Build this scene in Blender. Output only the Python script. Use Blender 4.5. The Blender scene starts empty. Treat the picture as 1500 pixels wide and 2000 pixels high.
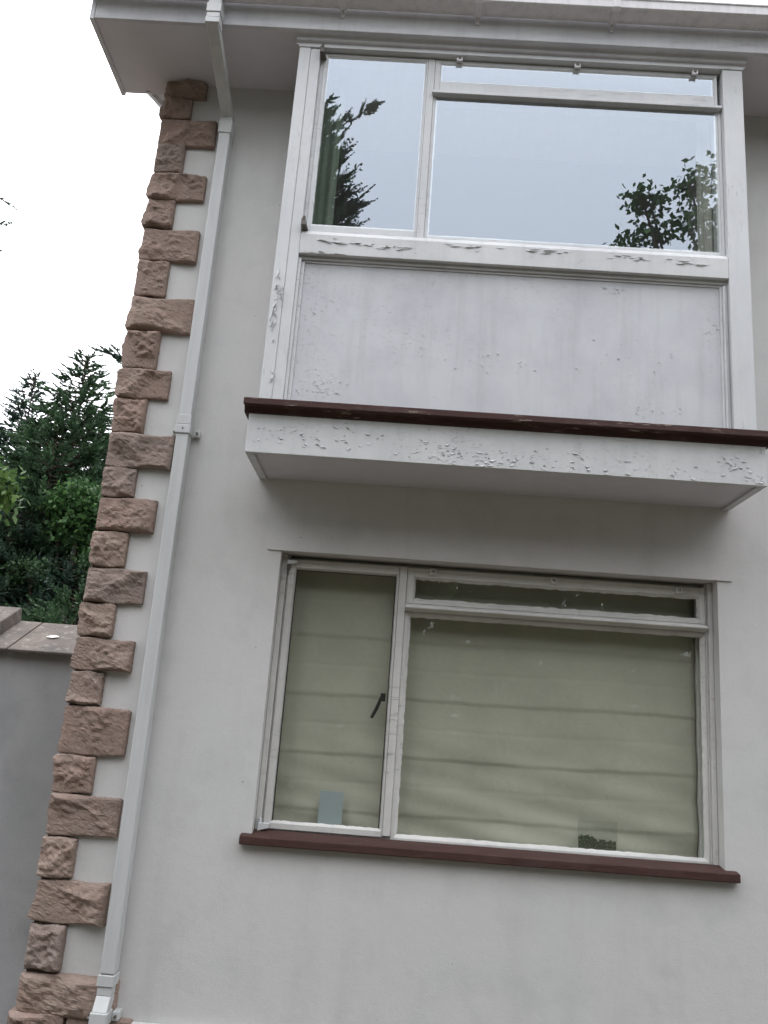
import bpy, bmesh, math, random
import numpy as np
from mathutils import Matrix, Vector

S = bpy.context.scene
COL = S.collection

# ------------------------------------------------------------------ camera
CAM = np.array([0.49224, -3.36644, 0.41709])
YAW, PITCH, ROLL, FPX = -0.0259, 0.2513, 0.0745, 1633.8
cy, sy, cp, sp, cr, sr = (math.cos(YAW), math.sin(YAW), math.cos(PITCH), math.sin(PITCH),
                          math.cos(ROLL), math.sin(ROLL))
FW = np.array([sy * cp, cy * cp, sp])
_r = np.array([cy, -sy, 0.0])
_u = np.cross(_r, FW)
RT = cr * _r + sr * _u
UP = -sr * _r + cr * _u
cam = bpy.data.cameras.new('camera')
camo = bpy.data.objects.new('camera', cam)
COL.objects.link(camo)
camo.matrix_world = Matrix(((RT[0], UP[0], -FW[0], CAM[0]), (RT[1], UP[1], -FW[1], CAM[1]),
                            (RT[2], UP[2], -FW[2], CAM[2]), (0, 0, 0, 1)))
cam.sensor_fit = 'VERTICAL'
cam.sensor_height = 36
cam.lens = FPX / 2000 * 36
cam.clip_start = 0.05
cam.clip_end = 2000
S.camera = camo

# ------------------------------------------------------------------ sky, sun, exposure
SUN_EL, SUN_AZ = math.radians(58), math.radians(-35)      # azimuth from +Y (behind the house) towards -X
w = bpy.data.worlds.new('World')
S.world = w
w.use_nodes = True
nt = w.node_tree
nt.nodes.clear()
sky = nt.nodes.new('ShaderNodeTexSky')
sky.sky_type = 'NISHITA'
sky.sun_disc = False
sky.sun_elevation = SUN_EL
sky.sun_rotation = SUN_AZ
sky.dust_density = 4.0
sky.ozone_density = 1.0
hs = nt.nodes.new('ShaderNodeHueSaturation')
hs.inputs['Saturation'].default_value = 0.15
mx = nt.nodes.new('ShaderNodeMix')
mx.data_type = 'RGBA'
mx.inputs[0].default_value = 0.72                          # mostly even cloud
mx.inputs[7].default_value = (16.5, 16.8, 17.8, 1)
bg = nt.nodes.new('ShaderNodeBackground')
bg.inputs['Strength'].default_value = 0.13
wo = nt.nodes.new('ShaderNodeOutputWorld')
nt.links.new(sky.outputs[0], hs.inputs['Color'])
nt.links.new(hs.outputs[0], mx.inputs[6])
tc_ = nt.nodes.new('ShaderNodeTexCoord')
sx_ = nt.nodes.new('ShaderNodeSeparateXYZ')
nt.links.new(tc_.outputs['Generated'], sx_.inputs[0])
mr = nt.nodes.new('ShaderNodeMapRange')                    # standard overcast sky: zenith three times the horizon
mr.inputs[1].default_value, mr.inputs[2].default_value = 0.0, 1.0
mr.inputs[3].default_value, mr.inputs[4].default_value = 0.40, 1.20
nt.links.new(sx_.outputs[2], mr.inputs[0])
vm = nt.nodes.new('ShaderNodeVectorMath')
vm.operation = 'SCALE'
nt.links.new(mx.outputs[2], vm.inputs[0])
nt.links.new(mr.outputs[0], vm.inputs['Scale'])
nt.links.new(vm.outputs[0], bg.inputs[0])
nt.links.new(bg.outputs[0], wo.inputs[0])

sl = bpy.data.lights.new('sun', 'SUN')
sl.energy = 0.6
sl.angle = math.radians(25)
sl.color = (1.0, 0.97, 0.92)
so = bpy.data.objects.new('sun', sl)
COL.objects.link(so)
sd = Vector((math.sin(SUN_AZ) * math.cos(SUN_EL), math.cos(SUN_AZ) * math.cos(SUN_EL), math.sin(SUN_EL)))
so.rotation_euler = sd.to_track_quat('Z', 'Y').to_euler()
so.location = (-6, 8, 14)

S.view_settings.view_transform = 'Standard'
S.view_settings.look = 'None'
S.view_settings.exposure = 1.10
S.view_settings.gamma = 1.0
S.view_settings.use_curve_mapping = False
S.cycles.max_bounces = 10
S.cycles.transparent_max_bounces = 12
S.cycles.use_denoising = True

GZ = -1.12                                                 # ground level


def at(px, py, Y):
    """where the sight line of a photo pixel meets the plane y = Y (used to read sizes off the photo)"""
    v = FW + RT * (px - 750) / FPX - UP * (py - 1000) / FPX
    t = (Y - CAM[1]) / v[1]
    p = CAM + v * t
    return float(p[0]), float(p[2])


# ------------------------------------------------------------------ materials
class NT:
    def __init__(s, name):
        s.m = bpy.data.materials.new(name)
        s.m.use_nodes = True
        s.t = s.m.node_tree
        s.t.nodes.clear()
        s.out = s.n('OutputMaterial')

    def n(s, kind, **kw):
        nd = s.t.nodes.new('ShaderNode' + kind)
        for k, v in kw.items():
            setattr(nd, k, v)
        return nd

    def l(s, a, b):
        s.t.links.new(a, b)

    def coord(s, scale=(1, 1, 1), loc=(0, 0, 0)):
        tc = s.n('TexCoord')
        mp = s.n('Mapping')
        mp.inputs['Scale'].default_value = scale
        mp.inputs['Location'].default_value = loc
        s.l(tc.outputs['Object'], mp.inputs[0])
        return mp.outputs[0]

    def noise(s, vec, scale, detail=4, rough=.55, dist=0.0):
        nd = s.n('TexNoise')
        nd.inputs['Scale'].default_value = scale
        nd.inputs['Detail'].default_value = detail
        nd.inputs['Roughness'].default_value = rough
        nd.inputs['Distortion'].default_value = dist
        if vec is not None:
            s.l(vec, nd.inputs['Vector'])
        return nd.outputs[0]

    def ramp(s, val, stops, interp='LINEAR'):
        nd = s.n('ValToRGB')
        nd.color_ramp.interpolation = interp
        el = nd.color_ramp.elements
        while len(el) < len(stops):
            el.new(.5)
        for e, (p, c) in zip(el, stops):
            e.position = p
            e.color = (c, c, c, 1) if not hasattr(c, '__len__') else (*c, 1)
        s.l(val, nd.inputs[0])
        return nd.outputs[0]

    def math(s, op, a, b=None, clamp=False):
        nd = s.n('Math', operation=op, use_clamp=clamp)
        for i, x in enumerate((a, b)):
            if x is None:
                continue
            if hasattr(x, 'links'):
                s.l(x, nd.inputs[i])
            else:
                nd.inputs[i].default_value = x
        return nd.outputs[0]

    def mix(s, fac, a, b, mode='MIX'):
        nd = s.n('Mix', data_type='RGBA', blend_type=mode)
        for i, x in ((0, fac), (6, a), (7, b)):
            if hasattr(x, 'links'):
                s.l(x, nd.inputs[i])
            elif i == 0:
                nd.inputs[0].default_value = x
            else:
                nd.inputs[i].default_value = (*x, 1)
        return nd.outputs[2]

    def bump(s, h, strength=.3, dist=.01, prev=None):
        nd = s.n('Bump')
        nd.inputs['Strength'].default_value = strength
        nd.inputs['Distance'].default_value = dist
        s.l(h, nd.inputs['Height'])
        if prev is not None:
            s.l(prev, nd.inputs['Normal'])
        return nd.outputs[0]

    def bsdf(s, col, rough=.7, normal=None, spec=.3, rsock=None):
        b = s.n('BsdfPrincipled')
        if hasattr(col, 'links'):
            s.l(col, b.inputs['Base Color'])
        else:
            b.inputs['Base Color'].default_value = (*col, 1)
        b.inputs['Roughness'].default_value = rough
        if rsock is not None:
            s.l(rsock, b.inputs['Roughness'])
        b.inputs['Specular IOR Level'].default_value = spec
        if normal is not None:
            s.l(normal, b.inputs['Normal'])
        return b

    def done(s, sh):
        s.l(sh.outputs[0] if hasattr(sh, 'outputs') else sh, s.out.inputs[0])
        return s.m


def mat_render(name, base, tint2, speck=True, stain=.5):
    k = NT(name)
    c = k.coord()
    big = k.noise(c, 1.1, 5, .6)
    mid = k.noise(c, 5.5, 5, .6)
    fine = k.noise(c, 90, 4, .6)
    col = k.mix(k.ramp(big, [(.35, 0), (.68, 1)]), base, tint2)
    col = k.mix(k.math('MULTIPLY', k.ramp(mid, [(.5, 0), (.8, 1)]), stain), col, tuple(x * .86 for x in base))
    cs = k.coord((3.2, 3.2, .35))
    st = k.noise(cs, 2.6, 5, .6)
    col = k.mix(k.math('MULTIPLY', k.ramp(st, [(.52, 0), (.75, 1)]), stain * .5), col, tuple(x * .84 for x in tint2))
    col = k.mix(k.ramp(fine, [(.3, .10), (.7, 0)]), col, tuple(x * .6 for x in base))
    if speck:
        v = k.n('TexVoronoi')
        v.inputs['Scale'].default_value = 9.0
        k.l(c, v.inputs['Vector'])
        d = k.math('LESS_THAN', v.outputs['Distance'], .024)
        cc = k.n('SeparateColor')
        k.l(v.outputs['Color'], cc.inputs[0])
        keep = k.math('GREATER_THAN', cc.outputs[0], .35)
        col = k.mix(k.math('MULTIPLY', k.math('MULTIPLY', d, keep), .75), col, (.06, .05, .045))
    b1 = k.bump(k.noise(c, 190, 4, .65), .28, .003)
    b2 = k.bump(k.noise(c, 14, 5, .55), .25, .006, b1)
    return k.done(k.bsdf(col, .82, b2, .2))


def mat_paint(name, base, peel=.5, grain=(1.2, 9, 9), dirt=.5, rough=.5, cluster=1.6):
    """old white gloss paint: grey grime, lifted flakes showing the grey undercoat"""
    k = NT(name)
    c = k.coord()
    cg = k.coord(grain)
    grime = k.noise(c, 3.0, 6, .65)
    col = k.mix(k.math('MULTIPLY', k.ramp(grime, [(.40, 0), (.72, 1)]), dirt), base,
                (base[0] * .70, base[1] * .70, base[2] * .73))
    streak = k.noise(k.coord((9, 9, .8)), 2.5, 5, .65)
    col = k.mix(k.math('MULTIPLY', k.ramp(streak, [(.5, 0), (.8, 1)]), dirt * .6), col,
                tuple(x * .62 for x in base))
    cl = k.ramp(k.noise(c, cluster, 3, .6), [(.44, 0), (.64, 1)])
    fl = k.noise(cg, 9.0, 6, .68, .35)
    mask = k.math('MULTIPLY', k.ramp(fl, [(.60, 0), (.625, 1)]), cl)
    edge = k.math('MULTIPLY', k.math('SUBTRACT', k.ramp(fl, [(.575, 0), (.605, 1)]), k.ramp(fl, [(.605, 0), (.635, 1)])), cl)
    edge = k.math('MAXIMUM', edge, 0.0)
    col = k.mix(k.math('MULTIPLY', mask, peel), col, (base[0] * .58, base[1] * .57, base[2] * .58))
    col = k.mix(k.math('MULTIPLY', edge, peel * .8), col, (.12, .11, .10))
    b1 = k.bump(k.noise(cg, 40, 4, .6), .2, .002)
    b2 = k.bump(mask, min(1, peel + .2), -.003, b1)
    return k.done(k.bsdf(col, rough, b2, .35))


def mat_plastic(name, base, rough=.42, dirt=.35):
    k = NT(name)
    g = k.noise(k.coord((6, 6, .5)), 3.5, 5, .65)
    col = k.mix(k.math('MULTIPLY', k.ramp(g, [(.45, 0), (.8, 1)]), dirt), base, tuple(x * .66 for x in base))
    sp_ = k.noise(k.coord(), 130, 2, .5)
    col = k.mix(k.ramp(sp_, [(.70, 0), (.76, dirt)]), col, (.16, .15, .13))
    return k.done(k.bsdf(col, rough, k.bump(k.noise(k.coord(), 22, 4, .5), .12, .003), .4))


def mat_stone():
    k = NT('sandstone')
    oi = k.n('ObjectInfo')
    c = k.coord()
    n1 = k.noise(c, 6, 6, .65)
    n2 = k.noise(c, 34, 6, .7)
    n3 = k.noise(k.coord((1, 1, 1.5)), 14, 5, .65, .5)
    a = k.mix(k.ramp(n1, [(.35, 0), (.66, 1)]), (.290, .226, .196), (.245, .200, .174))
    a = k.mix(k.ramp(n3, [(.50, 0), (.75, .6)]), a, (.275, .195, .165))
    tone = k.ramp(oi.outputs['Random'], [(0, (.97, .96, .95)), (.35, (1.0, .97, .94)), (.7, (1.04, .96, .92)), (1, (1.12, 1.08, 1.03))])
    a = k.mix(1.0, a, tone, 'MULTIPLY')
    a = k.mix(k.ramp(n2, [(.28, .75), (.44, 0)]), a, (.105, .085, .073))
    a = k.mix(k.ramp(n2, [(.56, 0), (.74, .6)]), a, (.40, .34, .30))
    lich = k.noise(c, 19, 5, .75)
    a = k.mix(k.ramp(lich, [(.68, 0), (.76, .22)]), a, (.36, .34, .30))
    b1 = k.bump(k.noise(c, 150, 5, .7), .5, .003)
    b2 = k.bump(k.noise(c, 22, 7, .70, .3), .62, .014, b1)
    return k.done(k.bsdf(a, .92, b2, .15))


def mat_mahogany(name='mahogany_stain', wear=.8):
    k = NT(name)
    cg = k.coord((.9, 12, 12))
    g = k.noise(cg, 7, 6, .65, .6)
    a = k.mix(k.ramp(g, [(.3, 0), (.7, 1)]), (.046, .024, .022), (.078, .040, .034))
    blot = k.noise(k.coord((1, 3, 3)), 4.5, 6, .7)
    a = k.mix(k.ramp(blot, [(.52, 0), (.64, .65 * (.4 + wear * .75))]), a, (.105, .070, .062))
    worn = k.noise(k.coord((1.1, 5, 9)), 5.2, 6, .72)
    a = k.mix(k.ramp(worn, [(.60, 0), (.63, wear)]), a, (.33, .27, .23))
    pits = k.noise(k.coord((2, 8, 8)), 24, 4, .7)
    a = k.mix(k.ramp(pits, [(.66, 0), (.72, .8)]), a, (.02, .012, .012))
    b = k.bump(g, .35, .003, k.bump(pits, .4, -.003))
    return k.done(k.bsdf(a, .62, b, .18))


def mat_glass(name='window_glass', f0=.10, tint=(.93, .97, 1.0), wav=.02, film=(.003, .012)):
    k = NT(name)
    lw = k.n('LayerWeight')
    lw.inputs['Blend'].default_value = .5
    f5 = k.math('POWER', lw.outputs['Facing'], 4.0)
    fac = k.math('ADD', k.math('MULTIPLY', f5, 1 - f0), f0, True)
    gl = k.n('BsdfGlossy')
    gl.inputs['Roughness'].default_value = 0.0
    gl.inputs['Color'].default_value = (*tint, 1)
    nb = k.bump(k.noise(k.coord(), 2.2, 2, .5), wav, .02)
    k.l(nb, gl.inputs['Normal'])
    tr = k.n('BsdfTransparent')
    tr.inputs['Color'].default_value = (.96, .98, .96, 1)
    # thin dust film; its extra strength on the upper glass is painted haze
    df = k.n('BsdfDiffuse')
    df.inputs['Color'].default_value = (.6, .6, .58, 1)
    dust_haze = k.ramp(k.noise(k.coord((14, 14, 1.0)), 5, 6, .7), [(.35, film[0]), (.85, film[1])])
    m1 = k.n('MixShader')
    k.l(fac, m1.inputs[0])
    k.l(tr.outputs[0], m1.inputs[1])
    k.l(gl.outputs[0], m1.inputs[2])
    m2 = k.n('MixShader')
    k.l(dust_haze, m2.inputs[0])
    k.l(m1.outputs[0], m2.inputs[1])
    k.l(df.outputs[0], m2.inputs[2])
    return k.done(m2)


def mat_fabric(name, base, rough=.9, weave=900):
    k = NT(name)
    c = k.coord()
    n = k.noise(c, 4, 5, .6)
    a = k.mix(k.ramp(n, [(.35, 0), (.7, 1)]), base, tuple(x * .86 for x in base))
    th = k.noise(k.coord((1, 1, 14)), 60, 3, .6)
    a = k.mix(k.ramp(th, [(.4, .18), (.65, 0)]), a, tuple(x * .6 for x in base))
    return k.done(k.bsdf(a, rough, k.bump(k.noise(c, weave * .3, 2, .5), .2, .001), .1))


def mat_leaf(name, c1, c2, c3, trans=.25):
    k = NT(name)
    g = k.n('NewGeometry')
    a = k.ramp(g.outputs['Random Per Island'], [(0, c1), (.55, c2), (1, c3)])
    n = k.noise(k.coord(), 1.5, 3, .6)
    a = k.mix(k.ramp(n, [(.38, .55), (.62, 0)]), a, tuple(x * .55 for x in c1))
    d = k.bsdf(a, .55, None, .25)
    t = k.n('BsdfTranslucent')
    k.l(a, t.inputs[0])
    m = k.n('MixShader')
    m.inputs[0].default_value = trans
    k.l(d.outputs[0], m.inputs[1])
    k.l(t.outputs[0], m.inputs[2])
    return k.done(m)


def mat_plain(name, base, rough=.8, var=.3, scale=8, bump=.2):
    k = NT(name)
    n = k.noise(k.coord(), scale, 6, .65)
    a = k.mix(k.ramp(n, [(.3, 0), (.7, 1)]), base, tuple(x * (1 - var) for x in base))
    return k.done(k.bsdf(a, rough, k.bump(k.noise(k.coord(), scale * 6, 4, .6), bump, .004), .25))


M = {}
M['wall'] = mat_render('masonry_paint', (.585, .586, .570), (.620, .600, .592), True, .85)
M['soffit'] = mat_render('soffit_board_paint', (.64, .625, .655), (.61, .61, .64), False, .6)
M['garden_wall'] = mat_render('old_cement_render', (.275, .28, .278), (.38, .375, .38), False, 1.0)
M['paint'] = mat_paint('white_gloss_paint', (.62, .63, .635), .35, dirt=.45)
M['paint_peel'] = mat_paint('peeling_white_paint', (.62, .625, .62), .30, (6, 14, 14), .5, .55, 3.2)
M['paint_panel'] = mat_paint('weathered_panel_paint', (.56, .57, .59), .25, (5, 9, 9), .6, .6, 1.6)
M['paint_post'] = mat_paint('peeling_post_paint', (.62, .63, .635), .35, (10, 10, 2.4), .4, .5, 2.4)
M['plastic'] = mat_plastic('white_upvc', (.525, .535, .53), .42, .5)
M['gutter'] = mat_plastic('weathered_grey_white_upvc', (.72, .70, .71), .5, .7)
M['fascia'] = mat_paint('fascia_paint', (.60, .60, .62), .25, dirt=.6)
M['stone'] = mat_stone()
M['paint_low'] = mat_paint('creamy_old_window_paint', (.62, .61, .58), .45, dirt=.6)
M['mahogany'] = mat_mahogany()
M['mahogany_sill'] = mat_mahogany('red_brown_sill_paint', .06)
M['glass'] = mat_glass('upper_window_glass', .205, (.80, .89, 1.0), .03, (.018, .05))  # stronger pale film: a haze painted over the dark reflections
M['glass_low'] = mat_glass('lower_window_glass', .05, (.95, 1.0, .96), .03)
M['blind'] = mat_fabric('linen_blind', (.49, .475, .395))
M['curtain_green'] = mat_fabric('green_curtain', (.20, .25, .195))
M['curtain_pale'] = mat_fabric('pale_curtain', (.55, .55, .50))
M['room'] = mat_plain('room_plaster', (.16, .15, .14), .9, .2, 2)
M['metal_dark'] = mat_plain('tarnished_hinge_metal', (.16, .145, .13), .6, .5, 30)
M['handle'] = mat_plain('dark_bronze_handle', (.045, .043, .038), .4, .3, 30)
M['coping'] = None
M['bark'] = mat_plain('bark', (.085, .065, .05), .95, .5, 12, .6)
M['conifer'] = mat_leaf('conifer_foliage', (.034, .068, .036), (.055, .110, .052), (.095, .165, .075))
M['conifer_blue'] = mat_leaf('blue_green_conifer_foliage', (.028, .054, .040), (.046, .084, .060), (.08, .125, .08))
M['conifer_far'] = mat_leaf('dark_conifer_foliage', (.024, .048, .034), (.040, .074, .048), (.065, .11, .062))
M['broadleaf'] = mat_leaf('broad_green_leaves', (.035, .085, .028), (.06, .13, .04), (.10, .20, .06), .35)
M['broadleaf_y'] = mat_leaf('yellow_green_leaves', (.055, .11, .03), (.085, .15, .04), (.13, .21, .06), .4)
M['hedge'] = mat_leaf('hedge_leaves', (.028, .058, .026), (.048, .095, .040), (.075, .14, .055))
M['grass'] = mat_plain('gravel', (.092, .078, .060), .95, .5, 3, .8)
M['card'] = mat_plain('pale_blue_card', (.30, .345, .35), .6, .06, 4, .05)


def mat_coping():
    k = NT('lichen_stone_coping')
    c = k.coord()
    a = k.mix(k.ramp(k.noise(c, 7, 6, .65), [(.35, 0), (.65, 1)]), (.165, .140, .124), (.105, .096, .090))
    a = k.mix(k.ramp(k.noise(c, 26, 5, .75), [(.54, 0), (.66, .55)]), a, (.33, .31, .285))
    a = k.mix(k.ramp(k.noise(c, 48, 5, .7), [(.60, 0), (.70, .8)]), a, (.04, .035, .03))
    v = k.n('TexVoronoi')
    v.inputs['Scale'].default_value = 3.1
    k.l(c, v.inputs['Vector'])
    return k.done(k.bsdf(a, .93, k.bump(k.noise(c, 60, 6, .7), .6, .006), .15))


M['coping'] = mat_coping()


def mat_speckle():
    k = NT('mottled_green_card')
    a = k.ramp(k.noise(k.coord(), 150, 4, .75), [(.38, (.045, .047, .034)), (.52, (.13, .135, .095)), (.66, (.28, .285, .22))])
    return k.done(k.bsdf(a, .85, None, .2))


M['speckle'] = mat_speckle()


def mat_clear():
    k = NT('clear_plastic')
    g = k.n('BsdfGlossy')
    g.inputs['Roughness'].default_value = .05
    t = k.n('BsdfTransparent')
    t.inputs['Color'].default_value = (.95, .96, .95, 1)
    m = k.n('MixShader')
    m.inputs[0].default_value = .06
    k.l(t.outputs[0], m.inputs[1])
    k.l(g.outputs[0], m.inputs[2])
    return k.done(m)


M['clear'] = mat_clear()


# ------------------------------------------------------------------ mesh building
class MB:
    def __init__(s):
        s.v, s.f = [], []

    def quad(s, a, b, c, d):
        i = len(s.v)
        s.v += [a, b, c, d]
        s.f.append((i, i + 1, i + 2, i + 3))
        return s

    def box(s, x0, x1, y0, y1, z0, z1):
        i = len(s.v)
        s.v += [(x, y, z) for z in (z0, z1) for y in (y0, y1) for x in (x0, x1)]
        s.f += [tuple(i + j for j in q) for q in
                ((0, 2, 3, 1), (4, 5, 7, 6), (0, 1, 5, 4), (2, 6, 7, 3), (0, 4, 6, 2), (1, 3, 7, 5))]
        return s

    def prism(s, prof, x0, x1):
        """profile of (y, z) points, run along x"""
        i = len(s.v)
        n = len(prof)
        s.v += [(x0, y, z) for y, z in prof] + [(x1, y, z) for y, z in prof]
        for k in range(n):
            j = (k + 1) % n
            s.f.append((i + k, i + j, i + n + j, i + n + k))
        s.f.append(tuple(i + k for k in range(n))[::-1])
        s.f.append(tuple(i + n + k for k in range(n)))
        return s

    def hexa(s, lo, hi):
        """two 4-corner loops joined"""
        i = len(s.v)
        s.v += list(lo) + list(hi)
        s.f += [(i, i + 3, i + 2, i + 1), (i + 4, i + 5, i + 6, i + 7)]
        for k in range(4):
            j = (k + 1) % 4
            s.f.append((i + k, i + j, i + 4 + j, i + 4 + k))
        return s

    def tube(s, pts, r, n=8):
        pts = [Vector(p) for p in pts]
        i0 = len(s.v)
        for k, p in enumerate(pts):
            d = (pts[min(k + 1, len(pts) - 1)] - pts[max(k - 1, 0)]).normalized()
            a = d.cross(Vector((0.31, .2, .93)))
            a.normalize()
            b = d.cross(a)
            rr = r[k] if hasattr(r, '__len__') else r
            for j in range(n):
                t = 2 * math.pi * j / n
                s.v.append(tuple(p + a * math.cos(t) * rr + b * math.sin(t) * rr))
        for k in range(len(pts) - 1):
            for j in range(n):
                a = i0 + k * n + j
                b = i0 + k * n + (j + 1) % n
                s.f.append((a, b, b + n, a + n))
        s.f.append(tuple(i0 + j for j in range(n))[::-1])
        s.f.append(tuple(i0 + (len(pts) - 1) * n + j for j in range(n)))
        return s

    def strip(s, p0, p1, inward, depth, wdt, jit, rng, n=60):
        """putty bead between two corners with a hand-cut, slightly ragged inner edge; depth towards +y"""
        p0, p1, inward = Vector(p0), Vector(p1), Vector(inward)
        i = len(s.v)
        for k in range(n + 1):
            p = p0.lerp(p1, k / n)
            e = wdt + rng.uniform(-jit, jit)
            s.v += [tuple(p), tuple(p + inward * e + Vector((0, depth, 0)))]
        for k in range(n):
            a = i + 2 * k
            s.f.append((a, a + 1, a + 3, a + 2))
        return s

    def build(s, name, mat, parent=None, bevel=0.0, smooth=False, label=None, kind=None):
        me = bpy.data.meshes.new(name)
        org = root_loc(parent)
        me.from_pydata([(v[0] - org[0], v[1] - org[1], v[2] - org[2]) for v in s.v], [], s.f)
        bm = bmesh.new()
        bm.from_mesh(me)
        bmesh.ops.recalc_face_normals(bm, faces=bm.faces)
        bm.to_mesh(me)
        bm.free()
        me.materials.append(mat)
        if smooth:
            for p in me.polygons:
                p.use_smooth = True
        return link(name, me, parent, bevel, label, kind)


def root_loc(o):
    x = Vector((0, 0, 0))
    while o is not None:
        x = x + o.location
        o = o.parent
    return x


def link(name, me, parent=None, bevel=0.0, label=None, kind=None):
    o = bpy.data.objects.new(name, me)
    COL.objects.link(o)
    if parent is not None:
        o.parent = parent
    if bevel:
        b = o.modifiers.new('bevel', 'BEVEL')
        b.width = bevel
        b.segments = 2
        b.limit_method = 'ANGLE'
        b.angle_limit = math.radians(35)
    if label:
        o['label'] = label
    if kind:
        o['kind'] = kind
    return o


def thing(name, label, cat, loc, group=None):
    o = bpy.data.objects.new(name, None)
    o.empty_display_size = .2
    COL.objects.link(o)
    o.location = loc
    return tag(o, label, cat, group)


def tag(o, label, cat, group=None):
    o['label'] = label
    o['category'] = cat
    if group:
        o['group'] = group
    return o


R = random.Random(11)

# ------------------------------------------------------------------ ground
g = MB().quad((-300, -300, GZ), (300, -300, GZ), (300, 300, GZ), (-300, 300, GZ))
g.build('ground', M['grass'], kind='structure')

# ------------------------------------------------------------------ house
XL = -0.775                # corner of the house
SOF = 3.325                # soffit height
EW = -.380                 # fascia face
house = thing('house', 'white rendered two storey house with sandstone quoins and a peeling timber bay window', 'house', (0, 0, GZ))

LW = dict(x0=-.004, x1=1.775, z0=-.012, z1=1.088)          # lower window opening
UW = dict(x0=-.06, x1=1.78, z0=1.62, z1=3.22)              # hole behind the bay
XR, YB = 6.5, 7.5
m = MB()
xs = [XL, LW['x0'], UW['x0'] + 1e-4, LW['x1'], UW['x1'], XR]
# front leaf with two openings, split in columns/rows
xs = sorted({XL, UW['x0'], LW['x0'], LW['x1'], UW['x1'], XR})
zs = sorted({GZ - .2, LW['z0'], LW['z1'], UW['z0'], UW['z1'], SOF})


def hole(x, z):
    return any(o['x0'] < x < o['x1'] and o['z0'] < z < o['z1'] for o in (LW, UW))


for a, b in zip(xs, xs[1:]):
    for c, d in zip(zs, zs[1:]):
        if not hole((a + b) / 2, (c + d) / 2):
            m.quad((a, 0, c), (b, 0, c), (b, 0, d), (a, 0, d))
for o in (LW, UW):
    T = .55 if o is LW else .26
    x0, x1, z0, z1 = o['x0'], o['x1'], o['z0'], o['z1']
    m.quad((x0, 0, z0), (x0, T, z0), (x0, T, z1), (x0, 0, z1))
    m.quad((x1, 0, z0), (x1, 0, z1), (x1, T, z1), (x1, T, z0))
    m.quad((x0, 0, z1), (x0, T, z1), (x1, T, z1), (x1, 0, z1))
    m.quad((x0, 0, z0), (x1, 0, z0), (x1, T, z0), (x0, T, z0))
m.quad((XL, 0, GZ - .2), (XL, 0, SOF), (XL, YB, SOF), (XL, YB, GZ - .2))
m.quad((XR, 0, GZ - .2), (XR, YB, GZ - .2), (XR, YB, SOF), (XR, 0, SOF))
m.quad((XL, YB, GZ - .2), (XL, YB, SOF), (XR, YB, SOF), (XR, YB, GZ - .2))
PT = .42                                                    # tan of the roof pitch
ym = YB / 2
m.f.append((len(m.v), len(m.v) + 1, len(m.v) + 2))
m.v += [(XL, 0, SOF), (XL, YB, SOF), (XL, ym, SOF + PT * ym)]
m.build('wall', M['wall'], house)


def room(name, x0, x1, y0, y1, z0, z1):
    k = MB()
    k.quad((x0, y1, z0), (x1, y1, z0), (x1, y1, z1), (x0, y1, z1))
    k.quad((x0, y0, z0), (x0, y1, z0), (x0, y1, z1), (x0, y0, z1))
    k.quad((x1, y0, z0), (x1, y1, z0), (x1, y1, z1), (x1, y0, z1))
    k.quad((x0, y0, z0), (x1, y0, z0), (x1, y1, z0), (x0, y1, z0))
    k.quad((x0, y0, z1), (x1, y0, z1), (x1, y1, z1), (x0, y1, z1))
    k.build(name, M['room'], house)


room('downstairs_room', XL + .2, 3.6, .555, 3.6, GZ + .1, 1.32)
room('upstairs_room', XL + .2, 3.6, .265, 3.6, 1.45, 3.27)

# roof slopes, out of sight above the gutter but they keep the sky off the walls
rf = MB()
for y0, y1, z0, z1 in ((EW + .01, ym, 3.455, 3.455 + PT * (ym - EW)), (YB + .4, ym, 3.455, 3.455 + PT * (ym - EW))):
    rf.hexa([(-.90, y0, z0), (XR + .3, y0, z0), (XR + .3, y1, z1), (-.90, y1, z1)],
            [(-.90, y0, z0 + .03), (XR + .3, y0, z0 + .03), (XR + .3, y1, z1 + .03), (-.90, y1, z1 + .03)])
rf.build('roof', mat_plain('roof_tile', (.16, .11, .09), .9, .4, 5), house)

# boxed eaves
bxl, _ = at(171, 34, EW)
bxr, _ = at(241, 185, .08)
BXE = (bxl + bxr) / 2
MB().box(BXE + .021, XR, EW + .022, .075, SOF, SOF + .012).build('soffit', M['soffit'], house)
f = MB()
f.box(BXE + .021, XR, EW, EW + .02, SOF - .006, 3.475)
f.build('fascia', M['fascia'], house, .003)
bb = MB()
bb.hexa([(BXE, EW - .001, SOF - .012), (BXE + .02, EW - .001, SOF - .012), (BXE + .02, .080, SOF - .014), (BXE, .080, SOF - .014)],
        [(BXE, EW - .001, 3.48), (BXE + .02, EW - .001, 3.48), (BXE + .02, .080, 3.62), (BXE, .080, 3.62)])
bb.build('bargeboard', M['fascia'], house, .002)
vb = MB()
y0, y1 = .056, ym
for xa, xb, dz in ((-.905, -.884, -.03), (-.8835, -.80, -.005)):
    vb.hexa([(xa, y0, SOF + dz + PT * y0), (xb, y0, SOF + dz + PT * y0), (xb, y1, SOF + dz + PT * y1), (xa, y1, SOF + dz + PT * y1)],
            [(xa, y0, SOF + dz + .16 + PT * y0), (xb, y0, SOF + dz + .16 + PT * y0), (xb, y1, SOF + dz + .16 + PT * y1), (xa, y1, SOF + dz + .16 + PT * y1)])
vb.build('verge_board', M['plastic'], house)

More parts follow.
